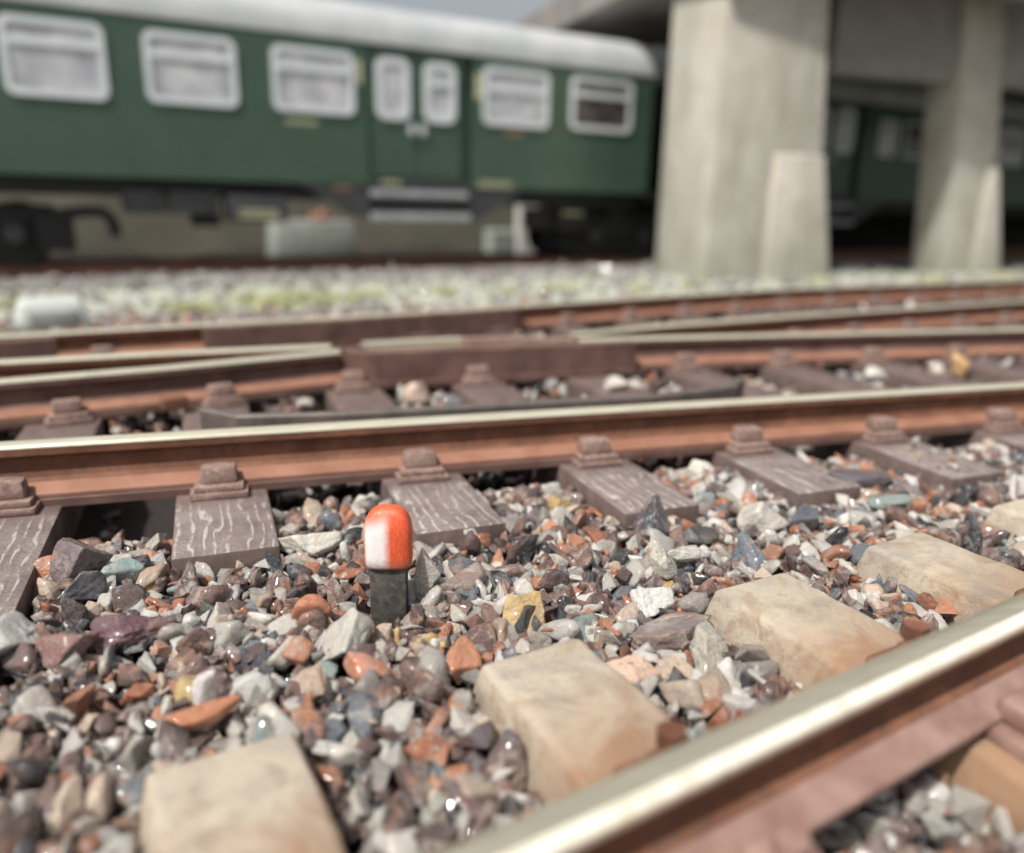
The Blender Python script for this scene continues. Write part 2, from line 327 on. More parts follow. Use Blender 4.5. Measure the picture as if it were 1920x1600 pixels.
# ------------------------------------------------------------------ ground
def yD(x): return 2.37+.30*x if x < 4.5 else 3.72+.16*(x-4.5)
def yDv(x): return np.where(x < 4.5, 2.37+.30*x, 3.72+.16*(x-4.5))
def wob(x, y, f, s=0.0): return (np.sin(x*f+s+1.7*np.sin(y*f*.7+s))+np.sin(y*f*1.3+2.1*s+1.3*np.sin(x*f*.9)))*.5
def surf(x, y):
    """height of the top of the ballast"""
    v = y-yDv(np.clip(x, -6, 30))
    z = -.038+.012*wob(x, y, 5.0, .4)+.010*wob(x, y, 13.0, 2.)
    yf = -1.70+.249*(x-.45)                                   # front track rail line
    z = z-.012*np.clip(1-np.abs(y-yf)/.35, 0, 1)
    tr = np.clip(1-np.abs(y-.03)/.17, 0, 1)                   # hollow under the main rail
    z = z-.10*np.clip(tr*1.6, 0, 1)
    lf = 1.25*np.clip((.05-x)/.25, 0, 1)*np.clip((y+.25)/.12, 0, 1)*np.clip((.9-y)/.25, 0, 1); z = z-.16*lf*(1-.5*tr)
    # void between second and third sleeper is shallower, gravel rises to the right
    z = np.where(v > .25, -.075-.027*(v-.25)+.012*wob(x, y, 3., 1.), z)
    return np.maximum(z, -.36)
def floor_z(x, y):
    z = surf(x, y)-.068
    b = y-(16.6+.19*x)
    bank = np.clip(b/2.6, 0, 1)*1.75*np.clip((8.2-x)/1.0, 0, 1)
    return z+bank+(bank > .01)*.12*wob(x, y, 1.7, .3)
def axis(lo, hi, step, far, outer):
    a = list(np.arange(lo, hi+1e-6, step)); k = step
    b = [hi]; 
    while b[-1] < far: k *= outer; b.append(b[-1]+k)
    k = step; c = [lo]
    while c[-1] > -far: k *= outer; c.append(c[-1]-k)
    return np.array(c[:0:-1]+a+b[1:])
gx = axis(-3, 12, .07, 700, 1.22); gy = axis(-3, 20, .07, 700, 1.22)
X, Y = np.meshgrid(gx, gy); Z = floor_z(X, Y)
nx, ny = len(gx), len(gy)
gv = np.stack([X.ravel(), Y.ravel(), Z.ravel()], 1)
idx = np.arange(nx*ny).reshape(ny, nx)
gf = np.stack([idx[:-1, :-1].ravel(), idx[:-1, 1:].ravel(), idx[1:, 1:].ravel(), idx[1:, :-1].ravel()], 1)
gm = bpy.data.meshes.new('ground'); gm.from_pydata(gv.tolist(), [], gf.tolist()); gm.materials.append(MT['ground'])
za = gm.attributes.new('zone', 'FLOAT', 'POINT')
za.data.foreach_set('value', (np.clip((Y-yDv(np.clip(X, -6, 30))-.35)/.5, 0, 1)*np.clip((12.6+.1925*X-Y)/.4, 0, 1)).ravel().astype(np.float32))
gm.polygons.foreach_set('use_smooth', [True]*len(gm.polygons))
tag(link(bpy.data.objects.new('ground', gm)), kind='structure')
# earth bank behind the coach gets its own skin
bx = np.arange(-40, 8.3, .35); bv = []; bf = []
for j in range(12):
    for x in bx:
        y = 16.7+.19*x+j*.35; bv.append((x, y, float(floor_z(np.array(x), np.array(y)))+.02+.03*random.random()))
nb = len(bx)
for j in range(11):
    for i in range(nb-1): a = j*nb+i; bf.append((a, a+1, a+nb+1, a+nb))
tag(mesh_obj('bank', bv, bf, 'bank', smooth=True), kind='structure')

# ------------------------------------------------------------------ rails
def rail(name, path, z0, label, h=.175, head='polished', web='rust_web', foot='rust_foot', hw=.033, group='rails', strip=True, footw=.08, cat='rail', edge=False):
    t = thing(name, label, cat, group=group)
    a = h-.036; b = .006
    hp = [(-hw*.9, a-.004), (-hw, a+.004), (-hw, h-b*1.6), (-hw+b*.5, h-b*.5), (-hw+b*1.6, h), (hw-b*1.6, h), (hw-b*.5, h-b*.5), (hw, h-b*1.6), (hw, a+.004), (hw*.9, a-.004)]
    wp = [(-.030, a-.0035), (-.013, a-.014), (-.012, .085), (-.017, .068), (-.032, .060), (.032, .060), (.017, .068), (.012, .085), (.013, a-.014), (.030, a-.0035)]
    fp = [(-footw, .0265), (-footw, .036), (-footw+.004, .0395), (-.031, .0595), (.031, .0595), (footw-.004, .0395), (footw, .036), (footw, .0265)]
    # the top of the head is worn bright, its flanks stay rusty
    fl = [(-hw+.001, a), (-hw+.001, h-.014), (hw-.001, h-.014), (hw-.001, a)]
    top = [(-hw-.0004, h-.0145)]+[(hw*math.sin(q), h-.014*(1-math.cos(q))) for q in [R(-88+11*k) for k in range(17)]]+[(hw+.0004, h-.0145)]
    ho = mesh_obj('rail_head', *sweep(top, path, z0), head, t, smooth=True); ho.data.set_sharp_from_angle(angle=R(50))
    if edge:  # pale strip laid on as the painted highlight of the near edge
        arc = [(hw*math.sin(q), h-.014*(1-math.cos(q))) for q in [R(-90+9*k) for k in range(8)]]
        mesh_obj('glint_strip', *sweep([(x*1.02, y-.008 if k == 0 else y) for k, (x, y) in enumerate(arc)]+[(x*.9, y+.0018) for x, y in arc[::-1]] if False else [(a_[0]-.0016, a_[1]+.0012) for a_ in arc]+[(arc[-1][0], arc[-1][1]-.004), (arc[0][0]+.004, arc[0][1]-.012), (arc[0][0]-.0012, arc[0][1]-.010)], path, z0), 'edge_glint', t, smooth=True)
    mesh_obj('rail_flank', *sweep([(-hw*.8, a-.005)]+fl+[(hw*.8, a-.005)], path, z0), web, t)
    mesh_obj('rail_web', *sweep(wp, path, z0), web, t)
    mesh_obj('rail_foot', *sweep(fp, path, z0), foot, t)
    if strip: mesh_obj('base_strip', *sweep([(-footw-.004, -.004), (-footw-.004, .020), (-footw+.004, .026), (footw-.004, .026), (footw+.004, .020), (footw+.004, -.004)], path, z0), 'rust_dark', t)
    return t
c0 = .0375
rail('rail', [(-9, c0), (12, c0), (30, c0-.2)], 0, 'main rust brown rail with bright worn head running across the middle of the picture')
rail('rail', [(-8, -1.04), (-.973, .945), (-.428, 1.085), (.325, 1.335)], 0, 'rusty rail with gold head at left whose cut end meets the crossing', web='rust_dark')
rail('rail', [(-6, .72), (-.995, 1.36), (-.464, 1.437), (.30, 1.484)], 0, 'thin rail with gold head converging on the crossing from behind at left', web='rust_web')
rail('rail', [(1.60, 1.445), (4.588, 1.340), (12, 1.30)], 0, 'rusty rail with pale head leaving the crossing rightwards, nearer of the pair', web='rust_dark')
rail('rail', [(1.63, 1.62), (2.29, 1.83), (4.1, 2.24), (6.13, 2.64), (12, 3.6)], 0, 'rusty rail with pale head diverging behind the pair at the right')
rail('rail', [(-8, .45), (-3, 1.66), (-1.271, 2.09), (-.343, 2.33), (.453, 2.52), (1.661, 2.89), (3.209, 3.39), (4.52, 3.77), (8.14, 4.35), (14, 5.2)], -.005, 'farthest rusty rail of the junction in front of the pale gravel strip')
def guard(name, path, z0, label, hw, h, mat, cat='guard rail', group=None):
    t = thing(name, label, cat, group=group)
    mesh_obj('guard_bar', *sweep([(-hw, .03), (-hw, h-.006), (-hw+.006, h), (hw-.006, h), (hw, h-.006), (hw, .03)], path, z0), mat, t)
    mesh_obj('guard_foot', *sweep([(-hw-.02, 0), (-hw-.02, .0295), (hw+.02, .0295), (hw+.02, 0)], path, z0), 'rust_dark', t)
    return t
guard('guard_rail', [(-.215, .345), (-.10, .225), (.239, .185), (1.40, .185), (1.80, .265), (1.93, .40)], 0, 'dark plastic guard rail with flared ends close behind the main rail', .020, .170, 'dark_plastic')
guard('wing_rail', [(.36, 1.31), (.50, 1.275), (1.55, 1.30), (1.88, 1.335)], 0, 'brown painted wing rail in front of the crossing nose', .030, .172, 'rust_dark', 'wing rail')
guard('guard_rail', [(-.33, 2.22), (.35, 2.38), (1.66, 2.78), (1.72, 2.84)], 0, 'dark brown guard rail along the farthest junction rail', .03, .165, 'rust_dark')
guard('guard_rail', [(-1.9, 1.70), (-1.2, 1.93), (-1.02, 2.0)], 0, 'short brown guard rail at far left before the farthest rail', .035, .165, 'rust_dark')
# crossing (frog)
t = thing('crossing_frog', 'brown cast crossing block with a bright nose where two rails cross', 'rail crossing')
mesh_obj('frog_casting', [(.28, 1.33, .13), (.30, 1.53, .13), (1.0, 1.66, .13), (1.68, 1.68, .13), (1.68, 1.40, .13), (1.0, 1.38, .13),
         (.28, 1.33, .0), (.30, 1.53, .0), (1.0, 1.66, .0), (1.68, 1.68, .0), (1.68, 1.40, .0), (1.0, 1.38, .0)],
         [(0, 1, 2, 3, 4, 5), (11, 10, 9, 8, 7, 6)]+[(i, (i+1) % 6, 6+(i+1) % 6, 6+i) for i in range(6)], 'rust_dark', t)
mesh_obj('frog_nose', *sweep([(-.035, .131), (-.035, .17), (-.03, .175), (.03, .175), (.035, .17), (.035, .131)], [(.465, 1.51), (.985, 1.585)], 0), 'polished', t)
mesh_obj('frog_wing', *sweep([(-.034, .131), (-.034, .168), (-.028, .172), (.028, .172), (.034, .168), (.034, .131)], [(.99, 1.585), (1.30, 1.54), (1.59, 1.475)], 0), 'chair', t)
mesh_obj('frog_wing', *sweep([(-.03, .131), (-.03, .16), (.03, .16), (.03, .131)], [(.31, 1.41), (.46, 1.45)], 0), 'rust_dark', t)

# rail lines crossed by the brown sleepers (for the chairs): y at a given x
def interp(path):
    xs = [p[0] for p in path]; ys = [p[1] for p in path]
    return lambda x: float(np.interp(x, xs, ys)) if xs[0] <= x <= xs[-1] else None
LA = interp([(-9, c0), (20, c0)])
LB = interp([(-8, -1.04), (-.973, .945), (-.428, 1.085), (.325, 1.335)])
LW = interp([(.36, 1.31), (1.60, 1.33)])
LR = interp([(1.60, 1.445), (4.588, 1.340), (12, 1.30)])
LE = interp([(1.63, 1.62), (2.29, 1.83), (4.1, 2.24), (6.13, 2.64), (12, 3.6)])
LD = interp([(-3, 1.66), (-1.271, 2.09), (-.343, 2.33), (.453, 2.52), (1.661, 2.89), (3.209, 3.39), (4.52, 3.77), (8.14, 4.35), (14, 5.2)])
# ------------------------------------------------------------------ brown sleepers with rail chairs
ANG = .06; SP = .6126; X0 = -.1551; SW = .2593
BLK = []                                     # blocked footprints (cx, cy, half x, half y, angle, top z) for the gravel
def chair_mesh(front=True):
    m = MB()
    m.box(-.082, .082, -.150, .150, 0, .020, .004)
    m.box(-.070, .070, -.140, -.040, .0195, .038, .004)
    m.box(-.054, .054, -.118, -.052, .0375, .088, .009, taper=(.004, .006))
    m.box(-.030, .030, -.070, -.036, .060, .082, .005)
    m.box(-.070, .070, .040, .140, .0195, .038, .004)
    m.box(-.054, .054, .052, .118, .0375, .088, .009, taper=(.004, .006))
    return m
ch0 = chair_mesh().build('rail_chair', 'chair', smooth=True); chair_me = ch0.data; bpy.data.objects.remove(ch0)
def sleeper_obj(i, front, back, label):
    x = X0+SP*i+(.05 if i == -1 else 0)
    L = front+back; ext = max(0, front-.45)       # long ones reach further towards the viewer
    t = thing('sleeper', label, 'sleeper', (x+math.sin(ANG)*(front-ext), -.045-front+ext, 0), ANG, 'brown turnout sleepers')
    m = MB(); m.box(-SW/2, SW/2, -ext, L-ext, -.145, 0, .006, 2); m.build('sleeper_beam', 'sleeper', t, smooth=True)
    BLK.append((x+math.sin(ANG)*(front-L/2), -.045-front+L/2*math.cos(ANG), SW/2, L/2, ANG, 0.0))
    for li in (LA, LB, LW, LR, LE, LD):
        y = None
        for _ in range(4):
            xx = x-math.sin(ANG)*((y or .5)+.045); y = li(xx)
            if y is None: break
        if y is None: continue
        loc = (y+.045)+front-ext
        if loc > L-ext-.05: continue
        ch = link(bpy.data.objects.new('rail_chair', chair_me)); ch.parent = t; ch.location = (0, loc/math.cos(ANG), .001)
        slope = (li(xx+.2) or y)-y
        ch.rotation_euler = (0, 0, -ANG+(math.atan2(slope, .2) if li is not LA and li(xx+.2) is not None else 0))
    return t
labs = {-3: 'brown sleeper hidden furthest left under the main rail', -2: 'brown sleeper beyond the left corner under the main rail',
        -1: 'long greyish brown sleeper at the left edge reaching toward the viewer', 0: 'brown sleeper with forked pale grain lines, directly left behind the red and white marker',
        1: 'brown sleeper with slanting pale grain, its end right behind the red and white marker', 2: 'brown sleeper whose end touches the upright black pointed stone',
        3: 'brown sleeper with clean pale end, second to the right of the black pointed stone', 4: 'brown sleeper strewn with gravel beside the long dark grey stone'}
ordn = ['first', 'second', 'third', 'fourth', 'fifth', 'sixth', 'seventh', 'eighth', 'ninth', 'tenth', 'eleventh', 'twelfth', 'thirteenth']
for i in range(-3, 16):
    x = X0+SP*i; back = yD(x)+.35+.045 if i < 15 else 3
    front = 1.05 if i <= -1 else .4473+[0, .0, .01, -.005, .0][i % 5]
    lab = labs.get(i, 'brown sleeper, %s to the right of the gravel strewn one' % ordn[max(0, i-5)])
    sleeper_obj(i, front, back, lab)
# small brown cross tie bar hanging at the far rail on the left
m = MB(); m.box(-.05, .05, -.035, .035, .02, .07, .006); tag(m.build('tie_bar', 'rust_web', loc=(-.375, .955, 0), rz=.28), 'small brown bar clipped under the gold headed rail at left', 'tie bar')

# ------------------------------------------------------------------ foreground concrete track
FA = .2440
def fy(x): return -1.7025+math.tan(FA)*(x-.46)
fp = [(-6+0, fy(-6), 0), (0, fy(0), 0), (6, fy(6), 0), (12, fy(12), 0)]
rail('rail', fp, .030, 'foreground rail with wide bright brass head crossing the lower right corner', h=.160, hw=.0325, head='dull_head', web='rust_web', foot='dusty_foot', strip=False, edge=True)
def csleeper(x, y, lab, i):
    t = thing('concrete_sleeper', lab, 'sleeper', (x, y, 0), .19, 'pale concrete sleepers of the front track')
    L = 2.4; ztop = .028
    vs = []
    for (yy, ins) in ((0, 0), (-L, 0)):
        s = 1 if yy == 0 else -1
        vs += [(-.150, yy+s*.035, -.16), (.150, yy+s*.035, -.16), (.112, yy-s*.012, ztop), (-.112, yy-s*.012, ztop)]
    m = MB(); m.hull(vs, [(0, 1, 2, 3), (7, 6, 5, 4), (0, 4, 5, 1), (1, 5, 6, 2), (2, 6, 7, 3), (3, 7, 4, 0)], .015, 3)
    bmesh.ops.subdivide_edges(m.bm, edges=[e for e in m.bm.edges if e.calc_length() > 1], cuts=30)
    for v in m.bm.verts:
        q = v.co; v.co += Vector((random.uniform(-.0015, .0015), 0, random.uniform(-.0015, .0015))); v.co += Vector((.003*math.sin(q.y*23+i), .003*math.sin(q.x*31+i*2), .0025*math.sin(q.y*17+q.x*29+i)))
    m.build('sleeper_beam', 'csleeper', t, smooth=True)
    BLK.append((x+math.sin(.19)*L/2, y-math.cos(.19)*L/2, .125, L/2, .19, ztop))
    # clamp on the rail foot, both sides: base plate, bolt, spring clip
    dy = (fy(x+.1)-y)/math.cos(.19)
    for s in (-1, 1):
        c = MB(); o = s*.115
        c.box(-.075, .075, dy+o-.045, dy+o+.045, .022, .055, .010)
        c.box(-.045, .045, dy+o-.040-s*.02, dy+o+.030-s*.02, .050, .098, .014, 3)
        c.cyl((0, dy+o, .108), .024, 'z', .03, 6)
        c.build('rail_clamp', 'dusty_foot' if s < 0 else 'rust_web', t, smooth=True)
cl = [(-.105, -1.290, 'tan concrete sleeper cut by the bottom edge at left'), (.455, -1.142, 'mottled tan concrete sleeper with brown crack stain, below the yellow stone'),
      (1.048, -1.000, 'pale beige concrete sleeper with speckled rusty side in the middle of its row'), (1.572, -.888, 'beige concrete sleeper with grey patch touching the right rail'),
      (2.155, -.745, 'cream concrete sleeper cut by the right edge of the picture')]
for i, (x, y, l) in enumerate(cl): csleeper(x, y, l, i)

# ------------------------------------------------------------------ the red and white marker
MX, MY = .239, -.800
t = thing('fouling_marker', 'small upright marker post with round topped orange red and white cap on a dark stem', 'marker post', (MX-.003, MY, -.094), -.27)
m = MB(); m.box(-.041, .041, -.026, .026, 0, .172, .004)
st = m.build('stem', 'stem', t, smooth=True)
lv = [(.0, .93), (.006, .97), (.014, 1.0), (.05, 1.0), (.078, 1.0)]+[(.078+.064*math.sin(R(q)), max(.02, math.cos(R(q))**.72)) for q in (10, 20, 30, 40, 50, 60, 68, 75, 81, 86)]
vs = []; NP = 40
for z_, k_ in lv:
    ax_, by_ = .0545*k_, .035*(k_**.9)
    for q in range(NP):
        a_ = 2*math.pi*q/NP; c_, s_ = math.cos(a_), math.sin(a_); e_ = .55
        vs.append((ax_*math.copysign(abs(c_)**e_, c_), by_*math.copysign(abs(s_)**e_, s_), z_))
fs = [tuple(range(NP)), tuple(range(len(vs)-1, len(vs)-NP-1, -1))]+[(l*NP+q, l*NP+(q+1) % NP, (l+1)*NP+(q+1) % NP, (l+1)*NP+q) for l in range(len(lv)-1) for q in range(NP)]
cp = mesh_obj('cap', vs, fs, 'cap', st.parent, smooth=True, loc=(0, 0, .162))
BLK.append((MX, MY, .046, .034, .2, .2))

# ------------------------------------------------------------------ white box beside the junction
t = thing('equipment_box', 'low white box with rounded grey front panel on pale gravel at left', 'equipment box', (-1.60, 4.55, -.16), .28)
m = MB(); m.box(-.27, .27, -.16, .20, 0, .225, .05, 4, taper=(.05, .04)); m.build('box_shell', 'white_box', t, smooth=True)
m = MB(); m.box(-.17, .17, -.178, -.13, .02, .15, .02, 3); m.build('front_panel', 'box_panel', t, smooth=True)
BLK.append((-1.6, 4.57, .28, .2, .28, .2))

# ------------------------------------------------------------------ coaches
CA = Vector((-3.568, 10.626, 0)); CANG = .18997; T2 = Vector((math.cos(CANG), math.sin(CANG), 0)); N2 = Vector((math.sin(CANG), -math.cos(CANG), 0))
CO = CA+N2*.68                                # near side wall line; local x along the coach, +y into the coach
def rrect(x0, x1, z0, z1, r, n=6):
    p = []
    for cx, cz, a0 in ((x1-r, z0+r, -90), (x1-r, z1-r, 0), (x0+r, z1-r, 90), (x0+r, z0+r, 180)):
        for k in range(n+1): a = R(a0+90*k/n); p.append((cx+r*math.cos(a), cz+r*math.sin(a)))
    return p
def window(par, x0, x1, z0, z1, dark=False, bar=None, y=0.0, r=.13, fwid=.085):
    o = rrect(x0, x1, z0, z1, r); i = rrect(x0+fwid, x1-fwid, z0+fwid, z1-fwid, r*.55); n = len(o)
    vs = [(a, y-.035, b) for a, b in o]+[(a, y-.035, b) for a, b in i]+[(a, y+.01, b) for a, b in o]+[(a, y+.01, b) for a, b in i]
    fs = []
    for k in range(n):
        k2 = (k+1) % n; fs += [(k, k2, n+k2, n+k), (k, k2, 2*n+k2, 2*n+k), (n+k, n+k2, 3*n+k2, 3*n+k)]
    f = mesh_obj('window', vs, fs, 'frame', par)
    m = MB(); m.prism(i, 'y', y-.012, y+.006); m.build('pane', 'pane_dark' if dark else 'pane', f)
    if bar:
        m = MB(); m.box(x0+fwid*.8, x1-fwid*.8, y-.040, y-.0125, bar-.045, bar+.045, .006); m.build('sash_bar', 'frame', f)
    return f
def side_prof(inset):
    d = inset; W = 2.85
    return [(d, 1.10), (d, 3.22), (W-d, 3.22), (W-d, 1.10)]
def roof_prof():
    W = 2.85; p = [(-.02, 3.2205)]
    for k in range(17):
        a = math.pi*k/16; p.append((W/2-(W/2+.02)*math.cos(a), 3.26+.72*math.sin(a)**.75))
    return p+[(W+.02, 3.2205)]
def letters(par, x0, x1, z0, z1, rows, mat, y=-.006):
    m = MB(); hgt = (z1-z0)/rows
    for r_ in range(rows):
        x = x0+random.random()*.03
        while x < x1-.03:
            wd = .03+.04*random.random(); m.box(x, min(x+wd, x1), y, y+.004, z0+r_*hgt+hgt*.15, z0+r_*hgt+hgt*.8); x += wd+.018
    m.build('lettering', mat, par)
def wheel(par, s, r=.44, z=.27, y=.62):
    m = MB(); m.cyl((s, y, z), r, 'y', .13, 40); m.cyl((s, y+.09, z), r+.03, 'y', .04, 40); m.cyl((s, y-.08, z), r*.55, 'y', .05, 32, r*.45); m.cyl((s, y-.13, z), .11, 'y', .1, 20)
    m.build('wheel', 'black', par, smooth=True)
def bogie(par, sc, ax=1.25, name='bogie'):
    m = MB()
    for yy in (.45, 2.3):
        m.box(sc-ax-.5, sc+ax+.5, yy, yy+.10, .50, .68, .02)
        m.box(sc-.5, sc+.5, yy-.02, yy+.12, .25, .60, .03)
        for s in (-ax, ax): m.box(sc+s-.17, sc+s+.17, yy-.04, yy+.10, .14, .55, .03)
    m.box(sc-.25, sc+.25, .4, 2.45, .45, .85, .02)
    b = m.build(name, 'black', par, smooth=True)
    for s in (-ax, ax):
        wheel(b, sc+s); wheel(b, sc+s, y=2.13)
        a = MB(); a.cyl((sc+s, 1.4, .27), .08, 'y', 1.5, 16); a.build('axle', 'black', b)
        q = MB(); q.cyl((sc+s, .38, .30), .12, 'y', .14, 20); q.build('axle_box', 'skirt', b, smooth=True)
    return b
def coach(label, s0, s1, wins, doors, bogies):
    t = thing('railway_coach', label, 'railway coach', (CO.x, CO.y, 0), CANG, 'green passenger coaches')
    edges = [s0]+[v for d in doors for v in (d[0], d[1])]+[s1]
    m = MB()
    for k in range(0, len(edges), 2): m.prism(side_prof(0), 'x', edges[k], edges[k+1])
    for d in doors: m.prism(side_prof(.16), 'x', d[0]-.01, d[1]+.01)
    m.build('body', 'green', t)
    m = MB(); m.prism(roof_prof(), 'x', s0-.02, s1+.02); m.build('roof', 'roof', t, smooth=True)
    m = MB(); m.box(s0+.1, s1-.1, .22, 2.6, .84, 1.0995, .02); m.build('underframe', 'black', t)
    for wdw in wins: window(t, *wdw)
    for (a, b, da, db) in doors:               # recess a..b, leaves da..db
        mid = (da+db)/2
        for (u, v, hx) in ((da, mid-.012, mid-.10), (mid+.012, db, mid+.10)):
            m = MB(); m.box(u, v, .035, .155, 1.24, 3.215, .012); lf = m.build('door_leaf', 'green', t)
            c_ = (u+v)/2-.0; window(lf, c_-.29, c_+.29, 2.12, 3.05, False, 2.72 if v > mid else None, .035, .16, .11)
            m = MB(); m.tube([(hx, .03, 1.90), (hx, -.02, 1.92), (hx, -.02, 2.06), (hx, .03, 2.08)], .022, 8); m.box(hx-.06, hx+.06, .004, .034, 1.96, 2.02, .004); m.build('door_handle', 'frame', lf, smooth=True)
        # skirt with steps
        m = MB(); y0, y1 = .02, .10
        for poly in ([(a-1.15, 1.0995), (a, 1.0995), (a, .60), (a-.25, .60), (a-.95, 1.00)], [(b-.06, 1.0995), (b+1.0, 1.0995), (b+.85, .98), (b+.10, .58), (b-.06, .58)]):
            m.prism(poly, 'y', y0, y1)
        m.box(a, b-.06, .17, .25, .60, 1.22); m.box(a, b-.06, .02, .10, 1.06, 1.22)
        sk = m.build('skirt', 'skirt', t)
        m = MB(); m.box(a+.02, b-.13, -.06, .16, .93, 1.03, .01); m.build('step', 'step', sk)
        m = MB(); m.box(a+.02, b-.08, -.08, .16, .56, .665, .01); m.build('step', 'step', sk)
    for bs in bogies: bogie(t, bs, .62 if bs == 10.6 else 1.25)
    return t
c1 = coach('long green railway coach with silver framed windows standing behind the junction', -15.5, 10.92,
    [(-3.9, -2.7, 2.12, 3.05), (-2.2, -1.0, 2.12, 3.05), (.41, 1.63, 2.09, 3.05, False, 2.75), (2.10, 3.33, 2.12, 3.05, False, 2.75), (3.83, 5.09, 2.13, 3.05, False, 2.75),
     (7.33, 8.63, 2.15, 3.08, False, 2.72), (9.08, 10.44, 2.18, 3.08, True, 2.79), (-5.6, -4.4, 2.12, 3.05), (-7.4, -6.1, 2.12, 3.05)],
    [(5.30, 7.17, 5.34, 6.95)], [-1.0, 10.6])
m = MB(); m.box(9.4, 10.9, .60, 1.5, -.08, .95, .05); m.build('bogie_shade_box', 'black', c1)  # black box added to stand for the shade around the bogie
letters(c1, 4.0, 4.5, 1.95, 2.05, 1, 'letter'); letters(c1, 7.75, 8.15, 2.00, 2.10, 1, 'letter_red')
for a_, b_, q_ in ((5.12, 5.22, 2.62), (7.19, 7.31, 2.55)):
    m = MB(); m.box(a_, b_, -.004, -.0005, q_, 2.95); m.build('class_stripe', 'letter', c1)
letters(c1, 7.25, 7.95, 1.12, 1.24, 2, 'letter'); letters(c1, 5.5, 5.85, 1.10, 1.2, 1, 'letter', .012); letters(c1, 4.7, 5.0, 1.02, 1.08, 1, 'letter_red', .012)
for (a, b, z0, z1, y0) in ((1.66, 2.2, .60, .95, .12), (2.26, 2.97, .60, .95, .10), (2.62, 3.0, .42, .605, .3), (3.08, 3.98, .50, .90, .05)):
    m = MB(); m.box(a, b, y0, y0+.6, z0, z1, .03, 3); eb = m.build('equipment_case', 'skirt' if z0 != .42 else 'black', c1, smooth=True)
letters(c1, 3.22, 3.85, .55, .70, 2, 'letter', .044)
m = MB(); m.tube([(.55, .5, .50), (.9, .48, .58), (1.2, .46, .62), (1.4, .45, .60), (1.5, .45, .50), (1.52, .45, .36), (1.52, .45, .26)], .085, 12); m.box(.5, 1.0, .42, .56, .05, .56, .05); m.build('brake_pipe', 'black', c1, smooth=True)
m = MB(); m.box(8.4, 9.0, .30, .44, .42, .80, .03); m.box(9.05, 9.75, .22, .36, .40, .90, .03); b2 = m.build('axle_cover', 'black', c1, smooth=True)
letters(c1, 9.12, 9.62, .66, .76, 1, 'letter', .212)
m = MB(); m.box(10.94, 11.30, .55, 2.3, 1.1, 3.1, .08); m.box(10.94, 11.55, .15, .5, .95, 1.15, .03)
m.build('gangway', 'black', c1, smooth=True)
c2 = coach('second green coach in deep shade behind the concrete piers', 11.62, 38.0,
    [(12.1, 13.3, 2.12, 3.02), (13.9, 15.1, 2.12, 3.02), (17.45, 18.05, 2.12, 2.9, False, None, 0, .05, .05), (18.35, 19.2, 2.12, 2.9, True, None, 0, .05, .05), (20.0, 21.2, 2.12, 3.02), (22, 23.2, 2.12, 3.02), (24, 25.2, 2.12, 3.02), (26, 27.2, 2.12, 3.02)],
    [(15.1, 16.97, 15.14, 16.72)], [13.2, 36])

# track under the coaches
TZ = -.335
for off, lab in ((.035, 'dark rusty rail in front of the coach wheels'), (-1.47, 'rusty rail on the far side under the coach')):
    a = CA+N2*off-T2*30; b = CA+N2*off+T2*60
    rail('rail', [(a.x, a.y), (b.x, b.y)], TZ, lab, h=.170, head='rust_foot', web='rust_foot', foot='rust_web', strip=False)
beam0 = None
for k in range(-4, 28):
    s = -1.2+k*.62; p = CA+T2*s-N2*.72
    if beam0 is None:
        m = MB(); m.box(-.13, .13, -1.3, 1.3, -.15, 0, .01)
        t0 = thing('sleeper', '', 'sleeper'); beam0 = m.build('sleeper_beam', 'rust_dark', t0); t1 = t0
    else:
        t1 = link(t0.copy()); bb = link(beam0.copy()); bb.parent = t1
    t1.location = (p.x, p.y, TZ-.003); t1.rotation_euler = (0, 0, CANG)
    tag(t1, 'dark brown sleeper half buried in ballast under the coach track', 'sleeper', 'sleepers of the coach track')

# ------------------------------------------------------------------ piers and deck
def pier(x, y, wd, dp, label, bx0, bx1, lt, rtp, g, zb=-.40):
    t = thing('concrete_pier', label, 'bridge pier', (x, y, 0), .06)
    m = MB(); m.hull([(0, 0, zb), (wd, 0, zb), (wd, dp, zb), (0, dp, zb), (lt, .02, 4.56), (wd+rtp, .02, 4.56), (wd+rtp, dp, 4.56), (lt, dp, 4.56)], [(3, 2, 1, 0), (4, 5, 6, 7), (0, 1, 5, 4), (1, 2, 6, 5), (2, 3, 7, 6), (3, 0, 4, 7)], .03); m.build('pier_shaft', 'pier', t, smooth=True)
    # buttress: starts part way up and leans out to the foot
    zt = 1.72; f = .02
    vs = [(bx0-.02, -g, zb), (bx1+.20, -g, zb), (bx1+.20, .1, zb), (bx0-.02, .1, zb), (bx0+.03, -f-.07, zt), (bx1+rtp*.40+.07, -f-.07, zt), (bx1+rtp*.40+.07, .1, zt+.05), (bx0+.03, .1, zt+.05)]
    m = MB(); m.hull(vs, [(3, 2, 1, 0), (4, 5, 6, 7), (0, 1, 5, 4), (1, 2, 6, 5), (2, 3, 7, 6), (3, 0, 4, 7)], .02); m.build('buttress', 'pier', t, smooth=True)
    BLK.append((x+wd/2, y+dp/2, wd/2+.1, dp/2+.3, .06, 3))
    return t
pier(6.95, 9.05, 2.34, 1.60, 'wide pale concrete pier with a buttress at its right side, nearer of the two', 1.10, 2.22, 0, -.50, .22)
pier(12.66, 9.75, 1.25, .80, 'narrower grey green concrete pier near the right edge', .62, 1.12, -.5, -.85, .18)
t = thing('bridge_deck', 'concrete bridge deck carried by the two piers and shading the coaches', 'bridge deck')
m = MB(); m.box(6.6, 60, 8.7, 19.5, 4.57, 5.3, .04); m.build('deck_slab', 'deck', t)
